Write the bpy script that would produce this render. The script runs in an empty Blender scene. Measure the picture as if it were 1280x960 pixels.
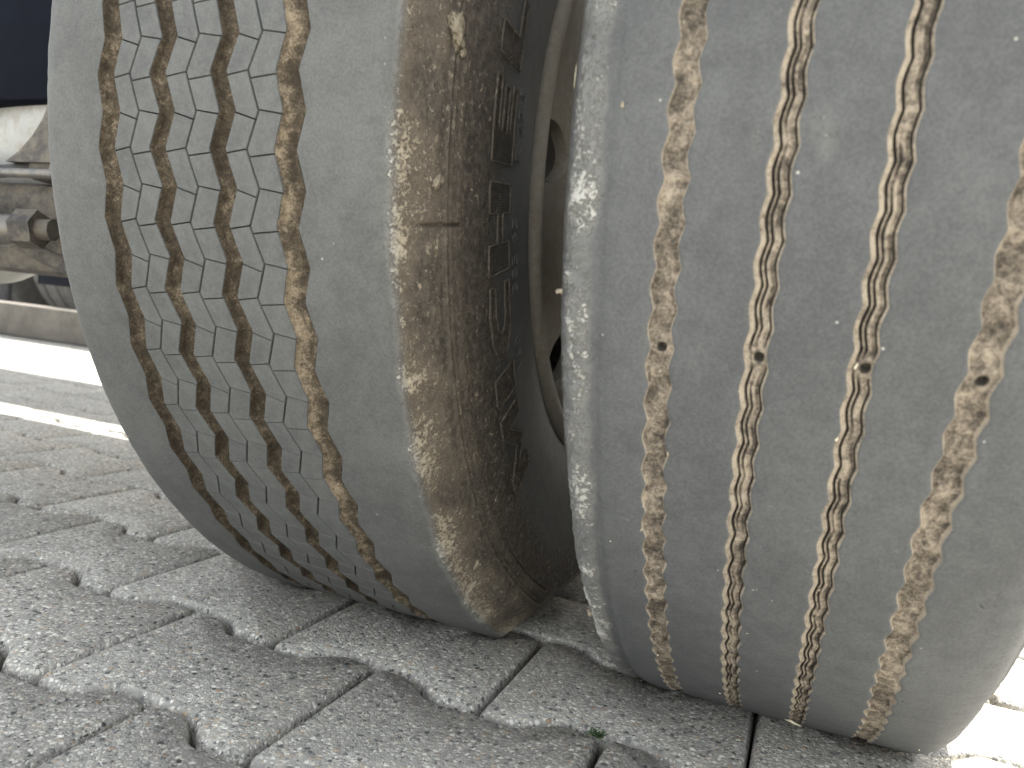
import bpy, bmesh, math, random
import numpy as np
from mathutils import Matrix, Vector
random.seed(7); rng = np.random.default_rng(7)
sc = bpy.context.scene
COL = sc.collection
# ------------------------------------------------------------------ camera, sky, sun, exposure
CAM = np.array([0.0895, -0.8984, 0.3056])
RT = Vector((0.92856639, 0.35574678, 0.10587109)); UP = Vector((-0.12498167, 0.03110203, 0.99167144)); FW = Vector((-0.34949111, 0.93406472, -0.07334213))
cd = bpy.data.cameras.new("camera"); cam = bpy.data.objects.new("camera", cd); COL.objects.link(cam)
M = Matrix((RT, UP, -FW)).transposed().to_4x4(); M.translation = Vector(CAM); cam.matrix_world = M
cd.sensor_width = 36.0; cd.lens = 932.25 / 1280 * 36; cd.clip_start = 0.02; cd.clip_end = 2000
cd.dof.use_dof = True; cd.dof.focus_distance = 0.60; cd.dof.aperture_fstop = 9.0
sc.camera = cam
SUN_EL, SUN_AZ = 40.0, 18.0      # azimuth measured from +y towards +x
sd = Vector((math.sin(math.radians(SUN_AZ)) * math.cos(math.radians(SUN_EL)), math.cos(math.radians(SUN_AZ)) * math.cos(math.radians(SUN_EL)), math.sin(math.radians(SUN_EL))))
w = bpy.data.worlds.new("World"); sc.world = w; w.use_nodes = True
sk = w.node_tree.nodes.new('ShaderNodeTexSky'); sk.sky_type = 'NISHITA'; sk.sun_disc = False
sk.sun_elevation = math.radians(SUN_EL); sk.sun_rotation = math.radians(SUN_AZ); sk.dust_density = 2.0; sk.ozone_density = 0.6
bg = w.node_tree.nodes['Background']; bg.inputs['Strength'].default_value = 0.11
hs_ = w.node_tree.nodes.new('ShaderNodeHueSaturation'); hs_.inputs['Saturation'].default_value = 0.36
tn_ = w.node_tree.nodes.new('ShaderNodeMix'); tn_.data_type = 'RGBA'; tn_.blend_type = 'MULTIPLY'; tn_.inputs[0].default_value = 1.0; tn_.inputs[7].default_value = (1.0, 0.97, 0.91, 1)   # hazy white sky
w.node_tree.links.new(sk.outputs[0], hs_.inputs['Color']); w.node_tree.links.new(hs_.outputs[0], tn_.inputs[6]); w.node_tree.links.new(tn_.outputs[2], bg.inputs['Color'])
sl = bpy.data.lights.new("sun", 'SUN'); sl.energy = 4.8; sl.angle = math.radians(0.6); sl.color = (1.0, 0.95, 0.87)
so = bpy.data.objects.new("sun", sl); COL.objects.link(so); so.rotation_euler = sd.to_track_quat('Z', 'Y').to_euler(); so.location = sd * 20
sc.view_settings.view_transform = 'Standard'; sc.view_settings.look = 'None'; sc.view_settings.gamma = 1.0
sc.view_settings.exposure = 2.72
sc.cycles.max_bounces = 8; sc.cycles.diffuse_bounces = 5

# ------------------------------------------------------------------ helpers
def hsh(ix, iy, iz, s=0):
    n = (ix * 73856093) ^ (iy * 19349663) ^ (iz * 83492791) ^ (s * 2654435761 & 0x7fffffff)
    n = (n ^ (n >> 13)) * 1274126177 & 0x7fffffff
    n = (n ^ (n >> 16)) * 1103515245 & 0x7fffffff
    return (n & 0xffffff) / float(0xffffff)
def noise3(P, scale, seed=0):
    """value noise in -1..1 for an (n,3) array"""
    Q = np.asarray(P) * scale + 1000.0; I = np.floor(Q).astype(np.int64); F = Q - I; F = F * F * (3 - 2 * F); out = 0
    for dx in (0, 1):
        for dy in (0, 1):
            for dz in (0, 1):
                wx = F[..., 0] if dx else 1 - F[..., 0]; wy = F[..., 1] if dy else 1 - F[..., 1]; wz = F[..., 2] if dz else 1 - F[..., 2]
                out = out + wx * wy * wz * hsh(I[..., 0] + dx, I[..., 1] + dy, I[..., 2] + dz, seed)
    return out * 2 - 1
def fbm(P, scale, seed=0, oct=3):
    return sum(noise3(P, scale * 2 ** k, seed + k) * 0.5 ** k for k in range(oct)) / 1.6
def sst(a, b, x):
    t = np.clip((x - a) / (b - a), 0, 1); return t * t * (3 - 2 * t)
def link(name, me, mat=None, parent=None, smooth=True, sharp=None):
    o = bpy.data.objects.new(name, me); COL.objects.link(o)
    if mat is not None and not me.materials: me.materials.append(mat)
    if smooth: me.polygons.foreach_set('use_smooth', [True] * len(me.polygons))
    if sharp is not None: me.set_sharp_from_angle(angle=math.radians(sharp))
    if parent is not None: o.parent = parent
    return o
def mesh(name, V, Fq, attrs=None):
    me = bpy.data.meshes.new(name); V = np.asarray(V, dtype=np.float32)
    if isinstance(Fq, np.ndarray):
        n, k = Fq.shape
        me.vertices.add(len(V)); me.vertices.foreach_set('co', V.ravel())
        me.loops.add(n * k); me.loops.foreach_set('vertex_index', Fq.ravel().astype(np.int32))
        me.polygons.add(n); me.polygons.foreach_set('loop_start', np.arange(0, n * k, k, dtype=np.int32))
        try: me.polygons.foreach_set('loop_total', np.full(n, k, dtype=np.int32))
        except Exception: pass
        me.update(calc_edges=True)
    else:
        me.from_pydata([tuple(map(float, v)) for v in V], [], Fq)
    me.validate()
    for a, vals in (attrs or {}).items():
        at = me.attributes.new(a, 'FLOAT', 'POINT'); at.data.foreach_set('value', np.asarray(vals, dtype=np.float32).ravel())
    return me
def grid_faces(n, m, wrap=False):
    i = np.arange(n if wrap else n - 1)[:, None]; j = np.arange(m - 1)[None, :]; i2 = (i + 1) % n
    return np.stack([i * m + j, i * m + j + 1, i2 * m + j + 1, i2 * m + j], -1).reshape(-1, 4)
def empty(name, loc, label=None, cat=None, group=None):
    o = bpy.data.objects.new(name, None); COL.objects.link(o); o.location = loc; o.empty_display_size = 0.05
    tag(o, label, cat, group); return o
def tag(o, label=None, cat=None, group=None, kind=None):
    for k, v in (('label', label), ('category', cat), ('group', group), ('kind', kind)):
        if v: o[k] = v
    return o

# ------------------------------------------------------------------ materials
class NT:
    def __init__(s, name):
        s.m = bpy.data.materials.new(name); s.m.use_nodes = True; s.t = s.m.node_tree; s.b = s.t.nodes['Principled BSDF']
    def n(s, ty, **kw):
        nd = s.t.nodes.new('ShaderNode' + ty); ins = kw.pop('ins', {})
        for k, v in kw.items(): setattr(nd, k, v)
        for k, v in ins.items(): s.set(nd.inputs[k], v)
        return nd
    def set(s, inp, v):
        if isinstance(v, bpy.types.NodeSocket): s.t.links.new(v, inp)
        elif isinstance(v, bpy.types.Node): s.t.links.new(v.outputs[0], inp)
        else: inp.default_value = v
    def coord(s, kind='Object', scale=(1, 1, 1)):
        c = s.n('TexCoord').outputs[kind]
        if scale == (1, 1, 1): return c
        return s.n('Mapping', ins={'Vector': c, 'Scale': scale}).outputs[0]
    def noise(s, scale, detail=4, rough=0.6, vec=None, dist=0.0):
        return s.n('TexNoise', ins={'Vector': vec if vec is not None else s.coord(), 'Scale': scale, 'Detail': detail, 'Roughness': rough, 'Distortion': dist}).outputs[0]
    def math(s, op, a, b=0.0, c=0.0, clamp=False):
        nd = s.n('Math', operation=op, use_clamp=clamp); s.set(nd.inputs[0], a); s.set(nd.inputs[1], b); s.set(nd.inputs[2], c); return nd.outputs[0]
    def ss(s, x, a, b):
        nd = s.n('MapRange', interpolation_type='SMOOTHSTEP', ins={'Value': x, 'From Min': a, 'From Max': b}); return nd.outputs[0]
    def mix(s, f, a, b, bt='MIX'):
        nd = s.n('Mix', data_type='RGBA', blend_type=bt); s.set(nd.inputs[0], f); s.set(nd.inputs[6], a); s.set(nd.inputs[7], b); return nd.outputs[2]
    def attr(s, name): return s.n('Attribute', attribute_name=name).outputs['Fac']
    def ramp(s, f, stops):
        nd = s.n('ValToRGB'); s.set(nd.inputs[0], f); e = nd.color_ramp.elements
        while len(e) < len(stops): e.new(0.5)
        for el, (p, c) in zip(e, stops): el.position = p; el.color = (*c, 1)
        return nd.outputs[0]
    def bump(s, h, strength, dist, normal=None):
        ins = {'Height': h, 'Strength': strength, 'Distance': dist}
        if normal is not None: ins['Normal'] = normal
        return s.n('Bump', ins=ins).outputs[0]
    def out(s, color, rough=0.8, normal=None, metal=0.0, spec=0.5):
        s.set(s.b.inputs['Base Color'], color); s.set(s.b.inputs['Roughness'], rough); s.set(s.b.inputs['Metallic'], metal); s.set(s.b.inputs['Specular IOR Level'], spec)
        if normal is not None: s.set(s.b.inputs['Normal'], normal)
        return s.m
def c4(r, g, b): return (r, g, b, 1)

def mat_rubber(name, dark=(.081, .083, .081), light=(.118, .120, .116)):
    t = NT(name)
    big = t.noise(9, 3); mid = t.noise(70, 5, .7); fine = t.noise(560, 3, .8); sp = t.noise(420, 2, .5)
    f = t.math('ADD', t.math('MULTIPLY', big, .5), t.math('MULTIPLY', mid, .5))
    col = t.mix(t.ss(f, .35, .66), c4(*dark), c4(*light))
    col = t.mix(t.ss(fine, .33, .66), t.mix(.22, col, c4(.03, .032, .033)), t.mix(.07, col, c4(.22, .22, .21)))
    # scattered pale specks and scuffs
    v = t.n('TexVoronoi', feature='F1', ins={'Vector': t.coord(), 'Scale': 95.0, 'Randomness': 1.0})
    spk = t.math('MULTIPLY', t.ss(v.outputs['Distance'], .10, .04), t.ss(t.noise(23, 2), .56, .62))
    scuff = t.math('MULTIPLY', t.ss(t.noise(260, 4, .75, dist=1.2), .69, .76), t.ss(t.noise(16, 2), .5, .66))
    col = t.mix(t.math('MULTIPLY', t.math('MAXIMUM', spk, scuff), .75), col, c4(.46, .45, .41))
    # brown soil held by the rubber (vertex mask "soil"), pale crust (vertex mask "crust")
    soil = t.attr('soil'); sn = t.noise(140, 6, .75)
    sm = t.ss(t.math('ADD', soil, t.math('MULTIPLY', t.math('SUBTRACT', sn, .5), 1.1)), .25, .75)
    stretch = t.noise(1.0, 6, .7, vec=t.coord(scale=(420, 170, 170)))
    scol = t.mix(t.ss(stretch, .35, .7), c4(.066, .056, .046), c4(.175, .148, .119))
    scol = t.mix(t.ss(t.noise(700, 3, .8), .35, .7), t.mix(.45, scol, c4(.02, .016, .012)), scol)
    col = t.mix(sm, col, scol)
    fl = t.noise(1.0, 3, .6, vec=t.coord(scale=(500, 240, 240)), dist=.5); fl2 = t.noise(26, 3)
    col = t.mix(t.math('MULTIPLY', t.math('MULTIPLY', t.ss(fl, .60, .66), t.ss(fl2, .38, .62)), t.math('MULTIPLY', sm, .75)), col, c4(.42, .355, .265))
    col = t.mix(t.math('MULTIPLY', t.ss(fl, .42, .35), t.math('MULTIPLY', sm, .45)), col, c4(.028, .022, .017))
    crust = t.attr('crust'); cn = t.noise(170, 7, .78, dist=.8); cn2 = t.noise(520, 3, .7)
    cm = t.ss(t.math('ADD', t.math('ADD', crust, t.math('MULTIPLY', t.math('SUBTRACT', cn, .5), 2.2)), t.math('MULTIPLY', t.math('SUBTRACT', cn2, .5), 1.2)), .48, .80)
    ccol = t.mix(t.attr('soil'), c4(.36, .355, .33), c4(.46, .395, .30))
    col = t.mix(t.math('MULTIPLY', t.ss(crust, .12, .62), .55), col, t.mix(t.attr('soil'), c4(.20, .20, .19), c4(.22, .18, .135)))
    col = t.mix(cm, col, ccol)
    h = t.math('ADD', t.math('MULTIPLY', mid, 1.0), t.math('MULTIPLY', fine, .35))
    nb = t.bump(h, .35, .0012)
    hs = t.math('ADD', t.math('MULTIPLY', sm, t.math('MULTIPLY', stretch, 1.4)), t.math('MULTIPLY', cm, .4))
    nb = t.bump(hs, 1.0, .0018, nb)
    return t.out(col, .72, nb, spec=.35)
def mat_blocks():
    t = NT('worn_tread_rubber')
    co = t.coord('Object'); gen = t.n('ObjectInfo').outputs['Random']
    fine = t.noise(950, 3, .8); mid = t.noise(90, 5, .7); grit = t.noise(2100, 2, .5)
    col = t.mix(t.ss(mid, .3, .7), c4(.079, .081, .080), c4(.115, .118, .115))
    col = t.mix(t.ss(t.noise(600, 3, .8), .33, .66), t.mix(.26, col, c4(.03, .032, .033)), t.mix(.07, col, c4(.22, .22, .21)))
    v = t.n('TexVoronoi', feature='F1', ins={'Vector': co, 'Scale': 140.0})
    col = t.mix(t.math('MULTIPLY', t.ss(v.outputs['Distance'], .09, .05), t.ss(t.noise(31, 2), .56, .6)), col, c4(.40, .39, .36))
    col = t.mix(t.math('MULTIPLY', gen, .16), col, c4(.16, .16, .15))
    return t.out(col, .7, t.bump(t.math('ADD', mid, t.math('MULTIPLY', fine, .4)), .3, .001), spec=.35)
def mat_dirt(name, dark, mid_, pale, bias=0.0, scale=1.0):
    t = NT(name)
    a = t.noise(170 * scale, 6, .8, dist=.4); b = t.noise(640 * scale, 4, .8); g = t.noise(28 * scale, 3)
    f = t.math('ADD', t.math('ADD', t.math('MULTIPLY', a, .48), t.math('MULTIPLY', b, .37)), t.math('MULTIPLY', g, .15))
    f = t.math('ADD', f, t.math('MULTIPLY', t.attr('pale'), .16))
    f = t.math('ADD', f, bias)
    col = t.ramp(t.ss(f, .40, .68), [(0, dark), (.5, mid_), (1, pale)])
    h = t.math('ADD', a, t.math('MULTIPLY', b, .5))
    return t.out(col, .92, t.bump(h, .9, .0022), spec=.15)
def mat_paver(name='exposed_aggregate_concrete'):
    t = NT(name); co = t.n('TexCoord').outputs['Object']; rnd = t.n('ObjectInfo').outputs['Random']
    off = t.n('CombineXYZ', ins={'X': t.math('MULTIPLY', rnd, 37.0), 'Y': t.math('MULTIPLY', rnd, 91.0)})
    vec = t.n('VectorMath', operation='ADD'); t.set(vec.inputs[0], co); t.set(vec.inputs[1], off.outputs[0]); vec = vec.outputs[0]
    wob = t.n('TexNoise', ins={'Vector': vec, 'Scale': 300.0, 'Detail': 2.0}).outputs['Color']
    v2 = t.n('VectorMath', operation='MULTIPLY_ADD'); t.set(v2.inputs[0], wob); v2.inputs[1].default_value = (.004, .004, .004); t.set(v2.inputs[2], vec); wv = v2.outputs[0]
    def stones(scale, rnds):
        v = t.n('TexVoronoi', feature='F1', ins={'Vector': wv, 'Scale': scale, 'Randomness': 1.0}); return v.outputs['Distance'], v.outputs['Color']
    d1, k1 = stones(235.0, 1); d2, k2 = stones(460.0, 1)
    s1 = t.n('SeparateColor', ins={0: k1}); s2 = t.n('SeparateColor', ins={0: k2})
    pal = [(0, (.06, .062, .062)), (.12, (.17, .17, .165)), (.26, (.33, .32, .29)), (.5, (.45, .435, .39)), (.68, (.61, .585, .515)), (.84, (.82, .79, .70)), (.93, (.38, .27, .17)), (1.0, (.88, .86, .80))]
    big = t.ramp(s1.outputs[0], pal); small = t.ramp(s2.outputs[0], pal)
    usebig = t.ss(s1.outputs[1], .45, .5)
    col = t.mix(usebig, small, big)
    edge = t.mix(usebig, t.ss(d2, .35, .62), t.ss(d1, .33, .60))
    paste = t.mix(t.noise(12, 3, vec=vec), c4(.27, .262, .236), c4(.39, .378, .34))
    col = t.mix(t.math('MULTIPLY', edge, .85), col, paste)
    stain = t.noise(7, 4, .6, vec=vec)
    col = t.mix(t.math('MULTIPLY', t.ss(stain, .45, .75), .28), col, c4(.15, .145, .135), 'MIX')
    col = t.mix(t.math('MULTIPLY', rnd, .26), col, c4(.20, .195, .18))
    h1 = t.math('MULTIPLY', t.ss(d1, .75, .1), usebig); h2 = t.math('MULTIPLY', t.ss(d2, .75, .1), .55)
    h = t.math('ADD', t.math('ADD', h1, h2), t.math('MULTIPLY', t.noise(60, 4, .7, vec=vec), .5))
    return t.out(col, .85, t.bump(h, .7, .0012), spec=.3)
def mat_simple(name, a, b, scale=40, rough=.6, metal=0.0, bump=.3, dist=.001, spec=.5, soil=None):
    t = NT(name); n1 = t.noise(scale, 5, .7); n2 = t.noise(scale * 9, 3, .7)
    col = t.mix(t.ss(n1, .3, .7), c4(*a), c4(*b))
    if soil: col = t.mix(t.math('MULTIPLY', t.ss(t.math('ADD', t.math('MULTIPLY', n1, .5), t.math('MULTIPLY', t.noise(scale * 3, 6, .8), .5)), .42, .62), .8), col, c4(*soil))
    return t.out(col, rough, t.bump(t.math('ADD', n1, t.math('MULTIPLY', n2, .4)), bump, dist), metal, spec)
MT = {
 'rub1': mat_rubber('dusty_worn_rubber'),
 'rub2': mat_rubber('bald_worn_rubber', (.070, .073, .076), (.100, .104, .106)),
 'block': mat_blocks(),
 'dirt1': mat_dirt('brown_groove_soil', (.055, .044, .032), (.125, .101, .072), (.34, .275, .195), .0),
 'dirt2': mat_dirt('tan_groove_soil', (.06, .053, .045), (.225, .19, .15), (.43, .37, .29), .0),
 'mud': mat_dirt('dried_mud', (.14, .11, .08), (.32, .27, .20), (.50, .44, .34), -.03),
 'rim': mat_simple('dusty_wheel_paint', (.27, .25, .215), (.38, .35, .30), 45, .7, 0, .3, .0006, .3, (.24, .205, .155)),
 'paver': mat_paver(),
 'sand': mat_simple('joint_sand', (.035, .033, .030), (.075, .070, .062), 200, .95, 0, .6, .003, .1),
 'navy': mat_simple('navy_chassis_paint', (.0035, .0050, .0095), (.0050, .0068, .012), 25, .75, 0, .1, .0005, .06),
 'pale': mat_simple('pale_grey_paint', (.30, .305, .30), (.40, .405, .395), 22, .45, 0, .15, .0008, .5, (.24, .22, .18)),
 'cast': mat_simple('soiled_cast_iron', (.045, .042, .040), (.10, .092, .08), 30, .7, 0, .8, .004, .4, (.17, .142, .11)),
 'steel': mat_simple('greasy_steel', (.09, .09, .09), (.20, .195, .185), 60, .42, .3, .3, .001, .5, (.17, .145, .11)),
 'darkrub': mat_simple('dark_plain_rubber', (.035, .035, .036), (.07, .068, .065), 40, .75, 0, .3, .001, .3),
 'fartyre': mat_simple('dusty_far_tyre', (.13, .125, .115), (.19, .18, .165), 12, .8, 0, .3, .002, .2),
 'kerb': mat_simple('dusty_kerb_stone', (.10, .093, .082), (.155, .142, .125), 9, .9, 0, .4, .003, .2),
 'weed': mat_simple('weed_green', (.04, .075, .03), (.085, .13, .055), 300, .6, 0, .2, .0005, .4),
 'straw': mat_simple('straw', (.50, .45, .32), (.66, .61, .46), 300, .6, 0, .2, .0005, .4),
}
def mat_ground():
    t = NT('far_paving'); v = t.noise(3, 4); n2 = t.noise(60, 4)
    col = t.mix(v, c4(.33, .325, .295), c4(.45, .44, .40)); col = t.mix(t.ss(n2, .3, .7), col, c4(.38, .37, .34))
    return t.out(col, .9, t.bump(n2, .4, .004))
MT['far'] = mat_ground()

# ------------------------------------------------------------------ ground and interlocking pavers
GX, GY, GA, GL, GW = -0.63971, -0.40592, -0.02609, 0.20876, 0.14732
cu, su = math.cos(GA), math.sin(GA)
def gpos(u, v): return (GX + GL * u * cu - GW * v * su, GY + GL * u * su + GW * v * cu)
SZ = 60
gm = mesh('ground', [(-400, -400, -.075), (400, -400, -.075), (400, 400, -.075), (-400, 400, -.075)], [(0, 1, 2, 3)])
tag(link('ground', gm, MT['sand'], smooth=False), 'dark sandy bed under the concrete paving, seen in the joints', kind='structure')
# far apron of paving whose stones are too small to tell apart (ring round the built stones)
XI0, XI1, YI0, YI1 = -6.6, 3.2, -2.2, 5.6
av = [(-400, -400), (400, -400), (400, 400), (-400, 400), (XI0, YI0), (XI1, YI0), (XI1, YI1), (XI0, YI1)]
am = mesh('far_pavement', [(x, y, -.004) for x, y in av], [(0, 1, 5, 4), (1, 2, 6, 5), (2, 3, 7, 6), (3, 0, 4, 7)])
tag(link('far_pavement', am, MT['far'], smooth=False), 'distant grey paving running on beyond the vehicle', kind='structure')
def paver_outline(gap=.0017):
    hd, wa = .583, .417
    near = [(0, hd), (.155, hd), (.20, .565), (.295, .435), (.34, wa), (.66, wa), (.705, .435), (.80, .565), (.845, hd), (1, hd)]
    P = [(u * GL - GL / 2, -v * GW) for u, v in near] + [((1 - u) * GL - GL / 2, v * GW) for u, v in near]
    # round the four outer corners
    out = []; n = len(P)
    for i, p in enumerate(P):
        if i in (0, 9, 10, 19):
            a, b = P[i - 1], P[(i + 1) % n]; r = .007
            for q in (a, b):
                d = math.hypot(q[0] - p[0], q[1] - p[1]); out.append((p[0] + (q[0] - p[0]) / d * r, p[1] + (q[1] - p[1]) / d * r))
        else: out.append(p)
    return out
def inset(P, d):
    n = len(P); R_ = []
    for i in range(n):
        a, b, c = P[i - 1], P[i], P[(i + 1) % n]
        e1 = np.array([b[0] - a[0], b[1] - a[1]]); e2 = np.array([c[0] - b[0], c[1] - b[1]]); e1 /= np.linalg.norm(e1); e2 /= np.linalg.norm(e2)
        n1 = np.array([-e1[1], e1[0]]); n2 = np.array([-e2[1], e2[0]]); m = n1 + n2; m /= max(np.dot(m, m) / 2, .6)
        R_.append((b[0] + m[0] * d, b[1] + m[1] * d))
    return R_
def paver_geo(seed, rings):
    r = random.Random(seed); base = inset(paver_outline(), .0018)
    base = [(x + r.uniform(-.0007, .0007), y + r.uniform(-.0007, .0007)) for x, y in base]
    V = []; F = []; n = len(base)
    for (ins, z) in rings:
        V += [(x, y, z + (r.uniform(-.0006, .0006) if z > -.02 else 0)) for x, y in inset(base, ins)]
    for k in range(len(rings) - 1):
        for i in range(n):
            j = (i + 1) % n; F.append((k * n + i, k * n + j, (k + 1) * n + j, (k + 1) * n + i))
    top = len(rings) - 1
    # the top as fans from two axis points so it is well shaped
    c = len(V); V.append((0, 0, rings[-1][1])); 
    for i in range(n): F.append((top * n + i, top * n + (i + 1) % n, c))
    return V, F
pave = empty('pavement', (0, 0, 0)); tag(pave, 'grey interlocking double-T concrete pavers under the wheels', kind='structure')
variants = []
for s in range(5):
    V, F = paver_geo(s, [(0, -.05), (0, -.0095), (.0016, -.0042), (.0050, -.0004)])
    me = mesh('paver', V, F); me.materials.append(MT['paver']); me.polygons.foreach_set('use_smooth', [True] * len(me.polygons)); me.set_sharp_from_angle(angle=math.radians(50)); variants.append(me)
def project(P):
    d = np.array(P) - CAM; z = d @ np.array(FW)
    return 640 + 932.25 * (d @ np.array(RT)) / z, 480 - 932.25 * (d @ np.array(UP)) / z, z
cells = []
for r in range(-14, 44):
    for j in range(-48, 24):
        u, v = j + .5 * r + .5, r; x, y = gpos(u, v)
        if not (XI0 - .02 < x < XI1 and YI0 < y < YI1): continue
        px, py, z = project((x, y, 0)); ok = z > .05 and -200 < px < 1480 and 300 < py < 1250
        cells.append((0 if ok else 1, math.hypot(x - CAM[0], y - CAM[1]), x, y, v))
cells.sort()
sV, sF = paver_geo(11, [(0, -.03), (0, -.008), (.005, -.0006)]); sV = np.array(sV); bigV = []; bigF = []
for k, (bad, d, x, y, v) in enumerate(cells):
    rr = random.Random(k * 13 + 5); rot = GA + (math.pi if rr.random() < .5 else 0) + rr.uniform(-.004, .004)
    if k < 296 and not bad:
        o = bpy.data.objects.new('paver', variants[rr.randrange(5)]); COL.objects.link(o); o.parent = pave
        o.location = (x + rr.uniform(-.0006, .0006), y + rr.uniform(-.0006, .0006), rr.uniform(-.0022, 0)); o.rotation_euler = (rr.uniform(-.004, .004), rr.uniform(-.004, .004), rot)
    else:
        c, s_ = math.cos(rot), math.sin(rot); off = sum(len(a) for a in bigV)
        bigV.append(np.stack([sV[:, 0] * c - sV[:, 1] * s_ + x, sV[:, 0] * s_ + sV[:, 1] * c + y, sV[:, 2] - rr.uniform(0, .002)], -1))
        bigF += [tuple(i + k0 for i in f) for f in sF] if False else []
        bigF.append(off)
allV = np.concatenate(bigV); nper = len(sV); F2 = []
q4 = np.array([f for f in sF if len(f) == 4]); q3 = np.array([f for f in sF if len(f) == 3])
offs = np.array(bigF)[:, None, None]
fl = (q4[None] + offs).reshape(-1, 4).tolist() + (q3[None] + offs).reshape(-1, 3).tolist()
bm_ = mesh('distant_pavers', allV, fl); tag(link('distant_pavers', bm_, MT['paver'], pave, smooth=False), kind='stuff')

# ------------------------------------------------------------------ wheels
R1, H1 = 0.52, 0.4702
PITCH = 360 / 69.0
def cyl2cart(x, r, th):
    th = np.radians(th); return np.stack([x + 0 * r, -r * np.sin(th) + 0 * x, -r * np.cos(th) + 0 * x], -1)
def squash(P, R, H, rb=.31):
    """press the bottom of the tyre flat against the ground; P relative to the wheel centre"""
    r = np.hypot(P[..., 1], P[..., 2]); c = np.clip(-P[..., 2] / np.maximum(r, 1e-6), 1e-3, 1); Rg = H / c
    k = np.where((Rg < R) & (P[..., 2] < 0) & (r > rb), (rb + (r - rb) * (Rg - rb) / (R - rb)) / np.maximum(r, 1e-6), 1.0)
    Q = P.copy(); Q[..., 1] *= k; Q[..., 2] *= k
    # never below the ground
    Q[..., 2] = np.maximum(Q[..., 2], -H + .0012)
    return Q
def zig(th):
    """0 at the kinks that point left, 1 at the kinks that point right"""
    p = ((th - 90.0) / PITCH) % 1.0          # 0 -> right kink, 0.489 up to next ...
    a = .511                                  # left kink lies at 87.45 = 90 - 2.55 deg
    t = np.where(p < a, 1 - p / a, (p - a) / (1 - a))
    t = np.clip(t, 0, 1)
    return .5 - .5 * np.cos(np.pi * (t * .35 + .65 * np.clip((t - .0), 0, 1))) if False else t
def zx(left, right, th):
    t = zig(th); t = .04 + .92 * t if False else t
    return left + (right - left) * t

def lathe(name, prof, mat, parent, n=180, sharp=35, cx=0., loc=(0, 0, 0), rows=None):
    """prof: list of (x, r) along the wheel axis, x increasing side outward"""
    th = np.linspace(0, 360, n, endpoint=False); x = np.array([p[0] for p in prof])[None, :] + 0 * th[:, None]; r = np.array([p[1] for p in prof])[None, :] + 0 * th[:, None]
    P = cyl2cart(x, r, th[:, None]); me = mesh(name, P.reshape(-1, 3), grid_faces(n, len(prof), True))
    o = link(name, me, mat, parent, True, sharp); o.location = loc; return o

# ---- left wheel: four zigzag grooves, sipes, soiled sidewall
W1X = -.288
wheel1 = empty('truck_wheel', (W1X, 0, 0), 'left truck tyre with zigzag grooves, fine sipes and brown dirty lettered sidewall', 'truck wheel', 'pair of twin truck tyres')
G1 = {  # left edge (leftkink, rightkink), right edge
 1: ((-.3752, -.3699), (-.3596, -.3536)), 2: ((-.3286, -.3192), (-.3144, -.3060)), 3: ((-.2780, -.2698), (-.2646, -.2563)), 4: ((-.2269, -.2205), (-.2102, -.2034))}
SIP = {1: (-.3455, -.3370), 2: (-.2972, -.2883), 3: (-.2477, -.2388)}
fine = []
k0 = np.arange(69)
base = (90.0 + PITCH * (k0)) % 360
thr = []
for b in np.sort(base):
    for f in np.linspace(0, .489, 8)[:-1]: thr.append(b + f * PITCH)
    for f in np.linspace(.489, 1, 8)[:-1]: thr.append(b + f * PITCH)
# kink bookkeeping: right kinks at 90+k*PITCH, left kinks at 90-2.55+k*PITCH = 90+(1-.489)*PITCH ...
thr = np.array(sorted(np.array(thr)))
def zigk(th):
    p = ((th - 90.0) / PITCH) % 1.0; a = 1 - .489
    return np.where(p < a, 1 - p / a, (p - a) / (1 - a))
thr = []
for b in np.sort(base):
    a = 1 - .489
    thr += [b + f * PITCH for f in np.linspace(0, a, 8)[:-1]] + [b + f * PITCH for f in np.linspace(a, 1, 8)[:-1]]
TH1 = np.array(thr); TH1 = np.unique(np.concatenate([TH1] + [np.array([c - .34, c - .24, c - .14, c - .05, c + .05, c + .14, c + .24, c + .34]) for c in (77.5, 48.4, 119.0)])); N1 = len(TH1)
def zc(pair): return pair[0] + (pair[1] - pair[0]) * zigk(TH1)
cols = []     # (x array, r array, noise amp radial, soil, crust)
def addc(x, r, amp=0., soil=0., crust=0.): cols.append((np.broadcast_to(x, N1).astype(float), np.broadcast_to(r, N1).astype(float), amp, soil, crust))
# left sidewall (mirror of the right one), left shoulder
for x, r in [(-.437, .29), (-.442, .300), (-.447, .308), (-.456, .325), (-.463, .35), (-.465, .38), (-.463, .41), (-.459, .44), (-.4535, .467), (-.446, .488), (-.440, .500)]: addc(x, r, 0, .5, .1)
addc(-.4365, .5065, .0003, .3, .3); addc(-.4335, .5105, .0004, .12, .3); addc(-.4295, .5145, .0003, 0, .05); addc(-.424, .5172, .0002)
for x in (-.415, -.400, -.386): addc(x, .5195 if x < -.41 else R1, .0002)
RF = R1 - .0095
g = G1[1]; addc(zc(g[0]) - .0012, R1, 0); addc(zc(g[0]), R1 - .0006, 0); addc(zc(g[0]) - .0008, RF, 0, .8)
for k in (1, 2, 3):
    addc(zc(G1[k][1]) - .001, RF, 0, .8); addc(zc(SIP[k]), RF, 0, 0); addc(zc(G1[k + 1][0]) + .001, RF, 0, .8)
g = G1[4]; addc(zc(g[1]) + .0008, RF, 0, .8); addc(zc(g[1]), R1 - .0006, 0); addc(zc(g[1]) + .0012, R1, 0)
for x in np.linspace(-.196, -.154, 6): addc(x, R1 - .0000 - max(0, (x + .175)) * .03, .0003)
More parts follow.
